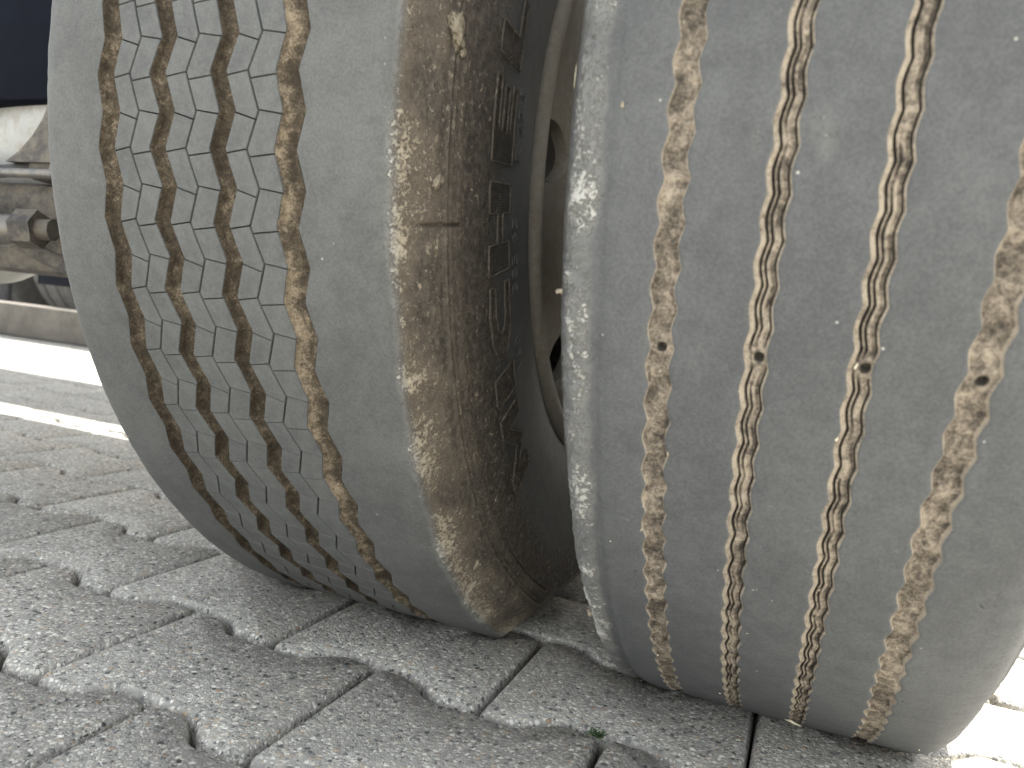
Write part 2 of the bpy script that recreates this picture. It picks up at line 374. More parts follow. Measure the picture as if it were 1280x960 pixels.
addc(-.1500, .5185, .0004, .0, .1); addc(-.1468, .5170, .0006, .1, .45); addc(-.1440, .5145, .0011, .5, .62); addc(-.1422, .5110, .0013, 1, .62); addc(-.1405, .5065, .0011, 1, .55)
sw = [(.502, -.1385), (.497, -.1355), (.492, -.1328), (.487, -.1308), (.4835, -.1297), (.4810, -.1291), (.4800, -.1283), (.4790, -.1270), (.4780, -.1282), (.4768, -.1281), (.4754, -.1276), (.4745, -.1260), (.4734, -.1270), (.4715, -.1263), (.4690, -.1246), (.4665, -.1236), (.4646, -.1234), (.4638, -.1256), (.4628, -.1256), (.4620, -.1236), (.4595, -.1231), (.455, -.1222), (.450, -.1214), (.445, -.1208), (.440, -.1203), (.433, -.1198), (.425, -.1194), (.415, -.1192), (.405, -.1192), (.395, -.1194), (.385, -.1198), (.372, -.1207), (.36, -.1218), (.345, -.1240), (.330, -.1275), (.318, -.1315), (.309, -.1350), (.303, -.140)]
for r, x in sw:
    soil = 1.0 if r > .46 else max(.0, min(1, .15 + (r - .395) * 14)) ; cr = .46 if r > .497 else (.33 if r > .485 else (.24 if r > .46 else (.10 if r > .44 else -.05)))
    addc(x, r, .0007 if r > .49 else .0003, soil, cr)
X = np.stack([c[0] for c in cols], 1); Rr = np.stack([c[1] for c in cols], 1)
amp = np.array([c[2] for c in cols])[None]; soil = np.array([c[3] for c in cols])[None] + 0 * X; crust = np.array([c[4] for c in cols])[None] + 0 * X
P = cyl2cart(X, Rr, TH1[:, None])
nz = noise3(P, 210, 3) * .6 + noise3(P, 75, 9) * .7
# lugs left over along the worn right shoulder
lug = np.exp(-((((TH1[:, None] - 76.2) % 9.4) - 4.7) / 1.0) ** 2)
edge_w = np.exp(-((Rr - .5115) / .007) ** 2) * (X > -.16)
Rr = Rr + amp * nz * (1 + edge_w) ; X = X + np.where(X > -.16, 1, -1) * (np.abs(amp) * nz * .8 + edge_w * (lug * .0012 + .0007 * noise3(P, 120, 31)))
# short moulded slits across the rings
for th0, r0, r1 in ((77.5, .4625, .497), (48.4, .458, .478), (119, .4625, .49)):
    m = np.exp(-((TH1[:, None] - th0 - 2.5 * (Rr - .48)) / .13) ** 2) * sst(r0 - .002, r0 + .002, Rr) * (1 - sst(r1 - .002, r1 + .002, Rr)) * (X > -.15); X = X - m * .0035
P = cyl2cart(X, Rr, TH1[:, None])
big = fbm(P, 14, 5)
crust = crust + .16 * big + np.where((Rr > .483) & (X > -.16) & (X < -.12), .42 * fbm(P, 34, 55), 0) + .22 * np.clip(noise3(P, 45, 77), 0, 1) * (Rr < .515) * (X > -.15)
P = squash(P, R1, H1)
bul = (np.clip(1 - (P[..., 2] + H1) / .16, 0, 1) ** 1.5) * np.clip((.512 - Rr) / .03, 0, 1) * np.clip((Rr - .31) / .05, 0, 1) * (np.abs(P[..., 1]) < .4)
P[..., 0] += np.where(X > -.288, 1, -1) * bul * .020
P[..., 0] -= W1X; P[..., 2] += H1
me = mesh('tyre', P.reshape(-1, 3), grid_faces(N1, len(cols), True), {'soil': soil, 'crust': crust})
tyre1 = link('tyre', me, MT['rub1'], wheel1, True, 38)
# tread blocks
def blk(kind, col, sl, sr, T0, T1, T0r, T1r):
    """one tread block between two zigzag lines; sl, sr = x pairs (leftkink,rightkink), T at left side and right side"""
    nt = 4; V = []; rings = [(.0, -.0088), (.0, -.0006), (.00028, 0.)]
    g_, gz = .00030, .00066
    for ins, dz in rings:
        for side in ('b', 'r', 't', 'l'):
            pass
    # boundary loop (x, theta)
    def xl(th): return sl[0] + (sl[1] - sl[0]) * float(zigk(np.array(th)))
    def xr(th): return sr[0] + (sr[1] - sr[0]) * float(zigk(np.array(th)))
    dth = math.degrees(g_ / R1)
    def ths(a, b):
        q = list(np.linspace(a, b, nt))
        for kk in (RK, LK, RK - PITCH, LK - PITCH):
            if a + .02 < kk < b - .02: i_ = 1 if abs(q[1] - kk) < abs(q[2] - kk) else 2; q[i_] = kk
        return q
    L = [(xl(t), t) for t in ths(T0 + dth, T1 - dth)]; Rg_ = [(xr(t), t) for t in ths(T0r + dth, T1r - dth)]
    for ins, dz in rings:
        di = math.degrees(ins / R1)
        for i in range(nt):
            f = i / (nt - 1); s_ = di * (1 - 2 * f)
            V.append((L[i][0] + ins + (gz if kind[0] == 's' else 0), L[i][1] + s_, R1 + dz)); V.append((Rg_[i][0] - ins - (gz if kind[1] == 's' else 0), Rg_[i][1] + s_, R1 + dz))
    F = []; m = 2 * nt
    loop = [2 * i + 1 for i in range(nt)] + [2 * i for i in range(nt - 1, -1, -1)]
    loop = loop  # up the right side, down the left side
    for k in range(2):
        for a in range(len(loop)):
            b = (a + 1) % len(loop); F.append((k * m + loop[a], k * m + loop[b], (k + 1) * m + loop[b], (k + 1) * m + loop[a]))
    for i in range(nt - 1): F.append((2 * m + 2 * i, 2 * m + 2 * i + 1, 2 * m + 2 * i + 3, 2 * m + 2 * i + 2))
    A = np.array(V); P = cyl2cart(A[:, 0], A[:, 2], A[:, 1]); return P, F
kinds = []
RK, LK = 90.0, 90.0 - .489 * PITCH
for k in (1, 2, 3):
    gl, s_, gr = G1[k][1], SIP[k], G1[k + 1][0]
    # left half: joint at right kink runs 89.9 -> 89.45, at left kink 87.18 -> 87.46
    kinds.append(('gs', gl, s_, 87.18, 89.90, 87.46, 89.45)); kinds.append(('gs', gl, s_, 89.90 - PITCH, 87.18, 89.45 - PITCH, 87.46))
    kinds.append(('sg', s_, gr, 86.94, 90.06, 87.18, 89.80)); kinds.append(('sg', s_, gr, 90.06 - PITCH, 86.94, 89.80 - PITCH, 87.18))
geos = [blk(kd[0], 0, *kd[1:]) for kd in kinds]; bmesh_ = []
for (P, F) in geos:
    P = P.copy(); P[:, 0] -= W1X; m_ = mesh('tread_block', P, F); m_.materials.append(MT['block']); m_.polygons.foreach_set('use_smooth', [True] * len(m_.polygons)); m_.set_sharp_from_angle(angle=math.radians(30)); bmesh_.append(m_)
restV = []; restF = []; nv = 0; count = 0
order = []
for k in range(69):
    s = (k - 4) % 69 if False else k
    order.append(k)
for k in range(69):
    dth = k * PITCH
    if dth > 180: dth -= 360
    for gi, (P, F) in enumerate(geos):
        lo = (min(kinds[gi][3], kinds[gi][5]) + dth)
        if 25.6 < lo < 25.6 + PITCH * 24.6 and count < 296:
            o = bpy.data.objects.new('tread_block', bmesh_[gi]); COL.objects.link(o); o.parent = tyre1; count += 1
            o.location = (0, 0, H1); o.rotation_euler = (-math.radians(dth), 0, 0)
        else:
            a = math.radians(-dth); Q = P.copy(); y = Q[:, 1] * math.cos(a) - Q[:, 2] * math.sin(a); z = Q[:, 1] * math.sin(a) + Q[:, 2] * math.cos(a); Q[:, 1] = y; Q[:, 2] = z
            Q = squash(Q, R1, H1); Q[:, 0] -= W1X; Q[:, 2] += H1; restV.append(Q); restF += [tuple(i + nv for i in f) for f in F]; nv += len(Q)
tag(link('tread_blocks', mesh('tread_blocks', np.concatenate(restV), restF), MT['block'], tyre1, False), kind='stuff')
# soil in the four grooves
ths = np.arange(0, 360, .18)
for k in (1, 2, 3, 4):
    zz = ((ths - 90.0) / PITCH) % 1.0; a = .511; z_ = np.where(zz < a, 1 - zz / a, (zz - a) / (1 - a))
    xl = G1[k][0][0] + (G1[k][0][1] - G1[k][0][0]) * z_; xr = G1[k][1][0] + (G1[k][1][1] - G1[k][1][0]) * z_
    fr = np.concatenate([[.012, .035], np.linspace(.07, .93, 11), [.965, .988]]); Xg = xl[:, None] * (1 - fr) + xr[:, None] * fr
    dep = .0068 if k < 4 else .0060
    shp = dep - .0010 * (np.abs(fr - .5) * 2) ** 3
    if k == 4: shp = dep - .0022 * sst(.45, 0, fr) - .0005
    shp[0] = .0007; shp[-1] = .0007; shp[1] = min(shp[1], .0050)
    Rg = R1 - shp[None] + 0 * Xg
    P = cyl2cart(Xg, Rg, ths[:, None]); lump = noise3(P, 110, k) * .5 + noise3(P, 300, k + 9) * .35
    Rg = Rg + lump * (.0007 if k < 4 else .0016)
    if k == 3:   # wear bars that cross the third groove
        for tb in (79.0, 74.3): Rg += .0016 * np.exp(-((ths[:, None] - tb) / .10) ** 8)
    P = squash(cyl2cart(Xg, Rg, ths[:, None]), R1, H1); P[..., 0] -= W1X; P[..., 2] += H1
    pale = np.clip((-.05 if k == 4 else 0.0) + .6 * lump * (1 if k == 4 else .8) + (.55 * sst(.6, .05, fr)[None] if k == 4 else 0) + (.25 * fbm(P, 10, 4)), -1, 1.2)
    link('groove_soil', mesh('groove_soil', P.reshape(-1, 3), grid_faces(len(ths), 15, True), {'pale': pale}), MT['dirt1'], tyre1)
# raised lettering on the sidewall
swr = np.array([s[0] for s in sw])[::-1]; swx = np.array([s[1] for s in sw])[::-1]
def on_wall(th, r, up): return [float(np.interp(r, swr, swx)) + up - W1X, -r * math.sin(math.radians(th)), -r * math.cos(math.radians(th)) + H1]
def stroke(pts, w_, up, closed=False):
    """ridge along a polyline given in (theta deg, r); w_ metres wide"""
    V = []; F = []
    pts = [np.array(p, float) for p in pts]
    q = []
    n = len(pts)
    for i in range(n if closed else n - 1):
        a, b = pts[i], pts[(i + 1) % n]; d = math.hypot(math.radians(b[0] - a[0]) * .42, b[1] - a[1]); m = max(1, int(d / .006))
        for k in range(m): q.append(a + (b - a) * k / m)
    if not closed: q.append(pts[-1])
    m = len(q)
    for i in range(m):
        a = q[i - 1] if (closed or i > 0) else q[i]; b = q[(i + 1) % m] if (closed or i < m - 1) else q[i]
        d = np.array([math.radians(b[0] - a[0]) * .42, b[1] - a[1]]); d /= np.linalg.norm(d) + 1e-9; nn = np.array([-d[1], d[0]]) * w_ / 2
        for s_, u in ((1, -.0003), (.45, up), (-.45, up), (-1, -.0003)): V.append(on_wall(q[i][0] + math.degrees(nn[0] * s_ / .42), q[i][1] + nn[1] * s_, u))
    for i in range(m if closed else m - 1):
        j = (i + 1) % m
        for k in range(3): F.append((4 * i + k, 4 * i + k + 1, 4 * j + k + 1, 4 * j + k))
    return V, F
RO, RI = .4295, .3925
def rr_(f): return RI + (RO - RI) * f
# letter outlines in (theta, fraction of height): reading upwards, tops towards the tread
LET = {
 'M': (44.6, 56.2, [[(0, 0), (.2, 0), (.2, .62), (.5, .0), (.8, .62), (.8, 0), (1, 0), (1, 1), (.8, 1), (.5, .42), (.2, 1), (0, 1)]]),
 'I': (57.9, 61.3, [[(0, 0), (1, 0), (1, 1), (0, 1)]]),
 'C': (62.8, 71.1, [[(1, .02), (.62, .0), (.3, .06), (.08, .25), (0, .5), (.08, .75), (.3, .94), (.62, 1), (1, .98), (1, .72), (.65, .74), (.42, .66), (.36, .5), (.42, .34), (.65, .26), (1, .28)]]),
 'H': (72.3, 81.1, [[(0, 0), (.33, 0), (.33, .38), (.67, .38), (.67, 0), (1, 0), (1, 1), (.67, 1), (.67, .62), (.33, .62), (.33, 1), (0, 1)]]),
 'E': (83.0, 90.6, [[(0, 0), (1, 0), (1, .22), (.38, .22), (.38, .39), (.95, .39), (.95, .61), (.38, .61), (.38, .78), (1, .78), (1, 1), (0, 1)]]),
 'L': (92.6, 99.6, [[(0, 0), (1, 0), (1, .25), (.4, .25), (.4, 1), (0, 1)]]),
 'J': (101.6, 105.0, [[(0, 0), (1, 0), (1, 1), (0, 1)]]),
 'N': (106.6, 115.2, [[(0, 0), (.3, 0), (.3, .55), (.72, 0), (1, 0), (1, 1), (.7, 1), (.7, .45), (.28, 1), (0, 1)]])}
def inside(p, poly):
    c = False; n = len(poly)
    for i in range(n):
        a, b = poly[i], poly[i - 1]
        if (a[1] > p[1]) != (b[1] > p[1]) and p[0] < (b[0] - a[0]) * (p[1] - a[1]) / (b[1] - a[1]) + a[0]: c = not c
    return c
for nm, (t0, t1, polys) in LET.items():
    V = []; F = []
    def add(res):
        o_ = len(V); V.extend(res[0]); F.extend(tuple(i + o_ for i in f) for f in res[1])
    for poly in polys:
        add(stroke([(t0 + (t1 - t0) * a, rr_(b)) for a, b in poly], .0015, .0013, True)); n_edge = len(V)
        # fine hatching inside the outline
        sl_ = {'H': 0, 'E': 0, 'M': 0, 'C': -.6, 'I': 0, 'L': -1.0, 'N': -.6, 'J': 0}[nm]; wdeg = (t1 - t0); nl = int(wdeg / .27)
        for i in range(-nl, 2 * nl):
            seg = []; 
            for f in np.linspace(.04, .96, 24):
                a = (i + .5) / nl + sl_ * (f - .5) * (35.3 / 1000 / (math.radians(wdeg) * .424)); 
                if .03 < a < .97 and inside((a, f), poly): seg.append((t0 + wdeg * a, rr_(f)))
                else:
                    if len(seg) > 2: add(stroke([seg[0], seg[-1]], .0008, .0006))
                    seg = []
            if len(seg) > 2: add(stroke([seg[0], seg[-1]], .0008, .0006))
    o = link('sidewall_letter', mesh('sidewall_letter', V, F, {'soil': np.full(len(V), .75), 'crust': np.where(np.arange(len(V)) < n_edge, .30, .02)}), MT['rub1'], tyre1)
def small_text(txt, th0, r0, size, spacing=1.0):
    cu_ = bpy.data.curves.new('size_marking', 'FONT'); cu_.body = txt; cu_.size = size; cu_.extrude = .5; cu_.resolution_u = 3; cu_.space_character = spacing
    tmp = bpy.data.objects.new('tmp_text', cu_); COL.objects.link(tmp); dg = bpy.context.evaluated_depsgraph_get(); dg.update()
    m0 = tmp.evaluated_get(dg).to_mesh(); V = []
    for v in m0.vertices: V.append(on_wall(th0 + math.degrees(v.co.x / (r0 + .006)), r0 + v.co.y, .0008 if v.co.z > 0 else -.0005))
    F = [tuple(p.vertices) for p in m0.polygons]; tmp.evaluated_get(dg).to_mesh_clear(); bpy.data.objects.remove(tmp)
    link('size_marking', mesh('size_marking', V, F, {'soil': np.full(len(V), .1), 'crust': np.full(len(V), .0)}), MT['rub1'], tyre1, False)
small_text('385/65', 68.8, .3720, .0190, 1.12); small_text('R 22.5', 83.5, .3720, .0190, 1.1); small_text('160', 58.5, .3720, .0180, 1.3)

def clump(parent, pos, nrm, size, seed, mat='mud', flat=.28, name='mud_clump', along=None, stretch=1.0):
    r = np.random.default_rng(seed); bm = bmesh.new(); bmesh.ops.create_icosphere(bm, subdivisions=(4 if size > .0025 else 2), radius=1.0)
    V = np.array([v.co for v in bm.verts]); k = 1 + .42 * noise3(V, 1.4, seed) + .35 * noise3(V, 3.2, seed + 1) + .38 * noise3(V, 7, seed + 2) + .2 * noise3(V, 15, seed + 3); V = V * k[:, None]
    n = Vector(nrm).normalized(); a = Vector(along) if along else n.orthogonal(); a = (a - n * a.dot(n)).normalized(); b = n.cross(a)
    for v, c in zip(bm.verts, V): v.co = (a * float(c[0]) * stretch + b * float(c[1]) + n * float(c[2]) * flat) * size
    me = bpy.data.meshes.new(name); bm.to_mesh(me); bm.free(); at = me.attributes.new('pale', 'FLOAT', 'POINT'); at.data.foreach_set('value', [.6] * len(me.vertices))
    o = link(name, me, MT[mat], parent); o.location = pos; return o
def wall_pos(th, r, up=0.): return on_wall(th, r, up)
clump(wheel1, wall_pos(91.4, .4785, .001), (1, -.1, 0), .0075, 3, along=(0, 0, 1), stretch=1.15)
clump(wheel1, wall_pos(92.0, .4845, .0005), (1, -.1, 0), .0030, 5)
clump(wheel1, wall_pos(90.2, .4710, .0005), (1, -.1, 0), .0028, 6)
clump(wheel1, wall_pos(43.6, .492, .0005), (1, -.1, 0), .0045, 8, along=(0, .6, .8), stretch=1.6)
clump(wheel1, wall_pos(34.5, .497, .0005), (1, -.1, 0), .0040, 9)
clump(wheel1, wall_pos(80.6, .486, .0005), (1, -.1, 0), .0032, 10, stretch=1.8)

# rim of the left wheel: flange, well, disc with hand holes, hub drum behind
def rim_flange(x0, s, parent, cx, cz):
    prof = [(.0, .268), (.004, .2735), (.012, .2775), (.0175, .2835), (.0205, .2905), (.0200, .2975), (.0165, .3025), (.011, .3055), (.005, .3050), (.001, .3000), (-.006, .2965), (-.03, .294)]
    prof = [(x0 + s * (a - .0185) - cx, r) for a, r in prof]
    if s > 0: prof = prof[::-1]
    return lathe('rim_flange', prof, MT['rim'], parent, 256, 50, loc=(0, 0, cz))
def rim_well(xa, xb, parent, cx, cz):
    prof = [(xa - cx, .268), (xa + (xb - xa) * .15 - cx, .262), (xa + (xb - xa) * .4 - cx, .24), (xa + (xb - xa) * .7 - cx, .24), (xa + (xb - xa) * .88 - cx, .262), (xb - cx, .268)]
    if xa > xb: prof = prof[::-1]
    return lathe('rim_well', prof, MT['cast'], parent, 128, 50, loc=(0, 0, cz))  # dark iron colour put on the well so the hand holes look shaded
def rim_disc(prof, holes, hr, hd, parent, cx, cz, sgn=1):
    rs = np.arange(prof[0][0], prof[-1][0] - 1e-6, -.0025); xs = np.interp(-rs, [-p[0] for p in prof], [p[1] for p in prof]); th = np.arange(0, 360, .75)
    RR, TT = np.meshgrid(rs, th); XX = np.broadcast_to(xs, RR.shape).copy()
    y = RR * np.sin(np.radians(TT)); z = RR * np.cos(np.radians(TT)); keep = np.ones(RR.shape, bool)
    for hth in holes:
        hy, hz = hr * math.sin(math.radians(hth)), hr * math.cos(math.radians(hth)); dy, dz = y - hy, z - hz; d = np.hypot(dy, dz)
        ins = d < hd - .0013; near = (np.abs(d - hd) <= .0026); keep &= ~ins | near
        kf = np.where(near, hd / np.maximum(d, 1e-6), 1); y = np.where(near, hy + dy * kf, y); z = np.where(near, hz + dz * kf, z); keep &= ~((d < hd - .0026))
    P = np.stack([XX - cx, -y, -z], -1); F = grid_faces(len(th), len(rs), True); kk = keep.ravel(); F = F[kk[F].all(1)]
    if sgn < 0: F = F[:, ::-1]
    o = link('wheel_disc', mesh('wheel_disc', P.reshape(-1, 3), np.ascontiguousarray(F)), MT['rim'], parent); o.location = (0, 0, cz)
    for hth in holes:  # the thickness of the sheet round each hole
        hy, hz = hr * math.sin(math.radians(hth)), hr * math.cos(math.radians(hth)); V = []; n = 40
        for dx in (.0005, -.012):
            for i in range(n):
                a = 2 * math.pi * i / n; yy = hy + math.cos(a) * hd; zz = hz + math.sin(a) * hd; x = float(np.interp(-math.hypot(yy, zz), [-p[0] for p in prof], [p[1] for p in prof]))
                V.append((x + dx * sgn - cx, -yy, -zz))
        link('hole_edge', mesh('hole_edge', V, [(i, (i + 1) % n, n + (i + 1) % n, n + i) for i in range(n)]), MT['rim'], o)
    return o
rim_flange(-.131, 1, wheel1, W1X, H1); rim_flange(-.445, -1, wheel1, W1X, H1); rim_well(-.43, -.149, wheel1, W1X, H1)
rim_disc([(.266, -.168), (.255, -.160), (.24, -.154), (.22, -.150), (.20, -.146), (.185, -.138), (.17, -.122), (.155, -.098), (.145, -.084), (.13, -.080), (.09, -.080)], [31.5 + 60 * i for i in range(6)], .2220, .0285, wheel1, W1X, H1)
lathe('brake_drum', [(-.41 - W1X, .05), (-.41 - W1X, .232), (-.27 - W1X, .232), (-.26 - W1X, .225), (-.26 - W1X, .05)], MT['darkrub'], wheel1, 64, 40, loc=(0, 0, H1))  # dark rubber colour on the drum paints in shade behind the hand holes

# ---- right wheel: bald, soil in four narrow grooves
R2, H2, CY2, W2X = .5343, .4852, -.0098, .133
CB, TOE = .0308, .0646
wheel2 = empty('truck_wheel', (W2X, 0, 0), 'right truck tyre worn almost smooth, narrow grooves packed with tan soil', 'truck wheel', 'pair of twin truck tyres')
def place2(P):
    P = squash(P, R2, H2); y, z = P[..., 1], P[..., 2]
    P[..., 0] = P[..., 0] + CB * z + TOE * y - W2X; P[..., 1] += CY2; P[..., 2] = np.maximum(P[..., 2] + H2, .0012); return P
TH2 = np.concatenate([np.arange(18, 104, .11), np.arange(104, 378, .8)]); N2 = len(TH2)
zp = 2.28
def zz2(th, ph=0.):
    p = ((th + ph) / zp) % 1.0; return np.abs(p * 2 - 1)      # 0..1..0
# groove left edge and width; the zigzag shifts both edges
GR = {1: (.0555, .0124), 2: (.1037, .0111), 3: (.1514, .0109), 4: (.1976, .0138)}
wob = {k: (.0003 * noise3(np.stack([TH2 * 1.0, TH2 * 0 + k * 7, TH2 * 0], -1), .8, k)) for k in GR}
def gline(k, th, fr, w_):
    left, wd = GR[k]; z = zz2(th, k * .6) ; z = z * z * (3 - 2 * z) * .5 + z * .5
    dr_ = np.interp(th, [35, 47, 55, 60, 65, 69, 72, 77.4, 84], [.0010, -.0020, -.0026, -.0031, -.0015, .0003, .0018, .0036, .0042]) if k == 4 else 0.
    return left + dr_ + (z - .5) * (.0020 if k in (1, 4) else .0014) + (z * z * z - .3) * .0005 + wd * fr + w_
cols = []
def addd(x, r, amp=0., soil=0., crust=0.): cols.append((np.broadcast_to(x, N2).astype(float), np.broadcast_to(r, N2).astype(float), amp, soil, crust))
C0, HWD = .133, .124
def crown(x): return R2 - .0008 * ((x - C0) / .12) ** 2
for x, r in [(-.000, .292), (-.006, .303), (-.012, .309), (-.021, .325), (-.028, .35), (-.0305, .38), (-.029, .41), (-.024, .44), (-.0165, .47), (-.010, .488), (-.004, .500)]: addd(x, r, .0003, .4, .15)
for x, dr, a_, c_ in [(.0005, .024, .0012, .42), (.0035, .0185, .0016, .52), (.0058, .0145, .0018, .56), (.0078, .0108, .0018, .58), (.0098, .0075, .0017, .58), (.0120, .0050, .0015, .57), (.0145, .0036, .0013, .56), (.0170, .0030, .0011, .53), (.0195, .0032, .0009, .54), (.022, .0038, .0008, .44), (.0248, .0050, .0005, .14), (.0280, .0046, .0003, .10), (.031, .0022, .0003, .22), (.035, .0010, .0002, .16), (.040, .0004, .0002, .08), (.047, .0001, .0001, .04)]: addd(x, R2 - dr, a_, 0, c_)
def lip(k):
    for fr, d, c_ in ((-.16, 0, .02), (-.05, 0, .22), (0, .0004, .45)): addd(gline(k, TH2, fr, wob[k]), crown(GR[k][0]) - d, 0, 0, c_)
    addd(gline(k, TH2, .02, wob[k]), R2 - .0058, 0, .8); addd(gline(k, TH2, .98, wob[k]), R2 - .0058, 0, .8)
    for fr, d, c_ in ((1., .0004, .45), (1.05, 0, .20), (1.16, 0, .02)): addd(gline(k, TH2, fr, wob[k]), crown(GR[k][0]) - d, 0, 0, c_)
def flat(a, b, n):
    for x in np.linspace(a, b, n): addd(x, crown(x), .00012, 0, .02)
lip(1); flat(.074, .0975, 5); lip(2); flat(.1205, .146, 5); lip(3); flat(.1675, .1915, 5); lip(4); flat(.2165, .2405, 5)
for x, dr, a_, c_ in [(.246, .0016, .0002, .05), (.2515, .0032, .0003, .1), (.2555, .0060, .0004, .2), (.2585, .0100, .0005, .25), (.261, .0150, .0005, .2), (.264, .024, .0003, .1)]: addd(x, R2 - dr, a_, 0, c_)
for x, r in [(.270, .500), (.276, .488), (.2825, .47), (.290, .44), (.295, .41), (.2965, .38), (.294, .35), (.287, .325), (.278, .309), (.272, .303), (.266, .292)]: addd(x, r, .0003, .4, .1)
X = np.stack([c[0] for c in cols], 1); Rr = np.stack([c[1] for c in cols], 1)
amp = np.array([c[2] for c in cols])[None]; soil = np.array([c[3] for c in cols])[None] + 0 * X; crust = np.array([c[4] for c in cols])[None] + 0 * X
P = cyl2cart(X, Rr, TH2[:, None]); nz = noise3(P, 260, 13) * .7 + noise3(P, 90, 19) * .6 + .4 * noise3(P, 520, 15)
Rr = Rr + amp * nz; X = X - np.where(X < C0, 1, -1) * amp * nz * .9
P = cyl2cart(X, Rr, TH2[:, None]); crust = crust + .14 * fbm(P, 11, 8) + (.34 * fbm(P, 60, 18) + .26 * fbm(P, 22, 28)) * (X < .026)
# the tan patch on the left shoulder, pale blots on the tread
ths_ = TH2[:, None] + 0 * X
for (t0, x0, st, sx, a_) in ((41.5, .0105, 1.1, .004, .6), (81.0, .097, 1.4, .007, .34), (82.0, .124, 1.6, .010, .36), (80.6, .128, .9, .006, .3), (72, .045, .5, .002, .2)):
    crust = crust + a_ * np.exp(-((ths_ - t0) / st) ** 2 - ((X - x0) / sx) ** 2)
P = place2(P); bul = (np.clip(1 - P[..., 2] / .16, 0, 1) ** 1.5) * np.clip((.515 - Rr) / .03, 0, 1) * np.clip((Rr - .31) / .05, 0, 1) * (np.abs(P[..., 1]) < .4)
P[..., 0] += np.where(X > C0, 1, -1) * bul * .012
tyre2 = link('tyre', mesh('tyre', P.reshape(-1, 3), grid_faces(N2, len(cols), True), {'soil': soil, 'crust': crust}), MT['rub2'], wheel2, True, 38)
def slot(fr, a, w_): return np.exp(-((fr - a) / w_) ** 4)
for k in (1, 2, 3, 4):
    nc = 19 if k in (1, 4) else 33; fr = np.linspace(.0, 1.0, nc); th = TH2[:, None]
    Xg = np.stack([gline(k, TH2, f, wob[k]) for f in fr], 1); P = cyl2cart(Xg, R2 + 0 * Xg, th)
    lump = .5 * noise3(P, 120, k + 40) + .35 * noise3(P, 330, k + 50) + .2 * noise3(P, 700, k + 60)
    if k in (1, 4):
        dep = .0030 + .0012 * (np.abs(fr - .5) * 2)[None] ** 4 * 0 - lump * .0019; dep[:, 0] = .0006; dep[:, -1] = .0006; dep[:, 1] = np.minimum(dep[:, 1], .0022); pale = .15 + lump * .6
        pale[:, -2:] = .9; pale[:, :1] = .9
    else:
        fill = .5 + 1.0 * noise3(P, 60, k + 70); fill2 = .5 + 1.0 * noise3(P, 85, k + 90)
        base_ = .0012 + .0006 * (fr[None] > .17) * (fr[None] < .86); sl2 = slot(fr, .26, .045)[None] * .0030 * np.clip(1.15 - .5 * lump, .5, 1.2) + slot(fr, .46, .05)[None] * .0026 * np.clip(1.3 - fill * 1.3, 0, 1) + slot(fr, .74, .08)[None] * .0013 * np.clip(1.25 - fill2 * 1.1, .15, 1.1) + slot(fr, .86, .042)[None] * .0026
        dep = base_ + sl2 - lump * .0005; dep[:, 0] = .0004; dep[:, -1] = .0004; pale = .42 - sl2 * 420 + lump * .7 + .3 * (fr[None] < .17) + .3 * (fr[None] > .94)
    hx = {1: .0625, 2: .1103, 3: .1583, 4: .2061}[k]     # moulded pin hole of this groove
    ra = np.radians(th - 70.2) * R2; hd_ = np.hypot(ra, Xg - (hx)); bowl = np.exp(-(hd_ / .0075) ** 4); dep = dep * (1 - bowl) + bowl * (.0014 - lump * .0004); pale = pale * (1 - bowl) + bowl * .3
    pin = np.exp(-(hd_ / .0021) ** 6); dep = dep + pin * .0045; pale = pale * (1 - pin) - 6.0 * pin  # pin hole sunk, its inner shade also darkened into the soil colour
    P = place2(cyl2cart(Xg, R2 - dep, th))
    dirt = link('groove_soil', mesh('groove_soil', P.reshape(-1, 3), grid_faces(N2, nc, True), {'pale': pale}), MT['dirt2'], tyre2)
def t2pos(x, th, up=0.):
    return [float(c) for c in place2(cyl2cart(np.array([x]), np.array([R2 + up]), np.array([th])))[0]]
clump(wheel2, t2pos(.0035, 41.8, -.016), (-.6, -.8, -.1), .0030, 21)
clump(wheel2, t2pos(.0012, 72.5, -.014), (-.6, -1, 0), 0.0016, 22, along=(1, 0, 0), stretch=1.7, mat='dirt2')
clump(wheel2, t2pos(.0015, 84.8, -.016), (-1, -.3, 0), .0008, 23, along=(0, .1, 1), stretch=8.0, mat='straw', name='straw')
clump(wheel2, t2pos(.0325, 82.8, -.001), (0, -1, 0), .0011, 24, along=(0, 0, 1), stretch=1.6)
p = t2pos(.1545, 29.0, .001); st = clump(wheel2, p, (.1, -1, -.4), .0012, 25, mat='straw', name='straw', along=(1, .1, -.35), stretch=5.5)
for i in range(26):  # loose bits of soil stuck to the tread
    x = random.uniform(.03, .245); th = random.uniform(24, 92); clump(wheel2, t2pos(x, th, -.0002), (0, -1, 0), random.uniform(.0003, .0008), 100 + i, along=(random.uniform(-1, 1), 0, 1), stretch=random.uniform(1, 3), mat=random.choice(('mud', 'straw', 'darkrub')), name='soil_crumb')
rim_flange(.278, 1, wheel2, W2X, H2); rim_flange(-.012, -1, wheel2, W2X, H2); rim_well(-.0, .262, wheel2, W2X, H2)
rim_disc([(.266, .02), (.25, .012), (.23, .006), (.20, .0), (.18, -.02), (.16, -.05), (.145, -.066), (.13, -.070), (.08, -.070)], [31.5 + 60 * i for i in range(6)], .2135, .027, wheel2, W2X, H2)

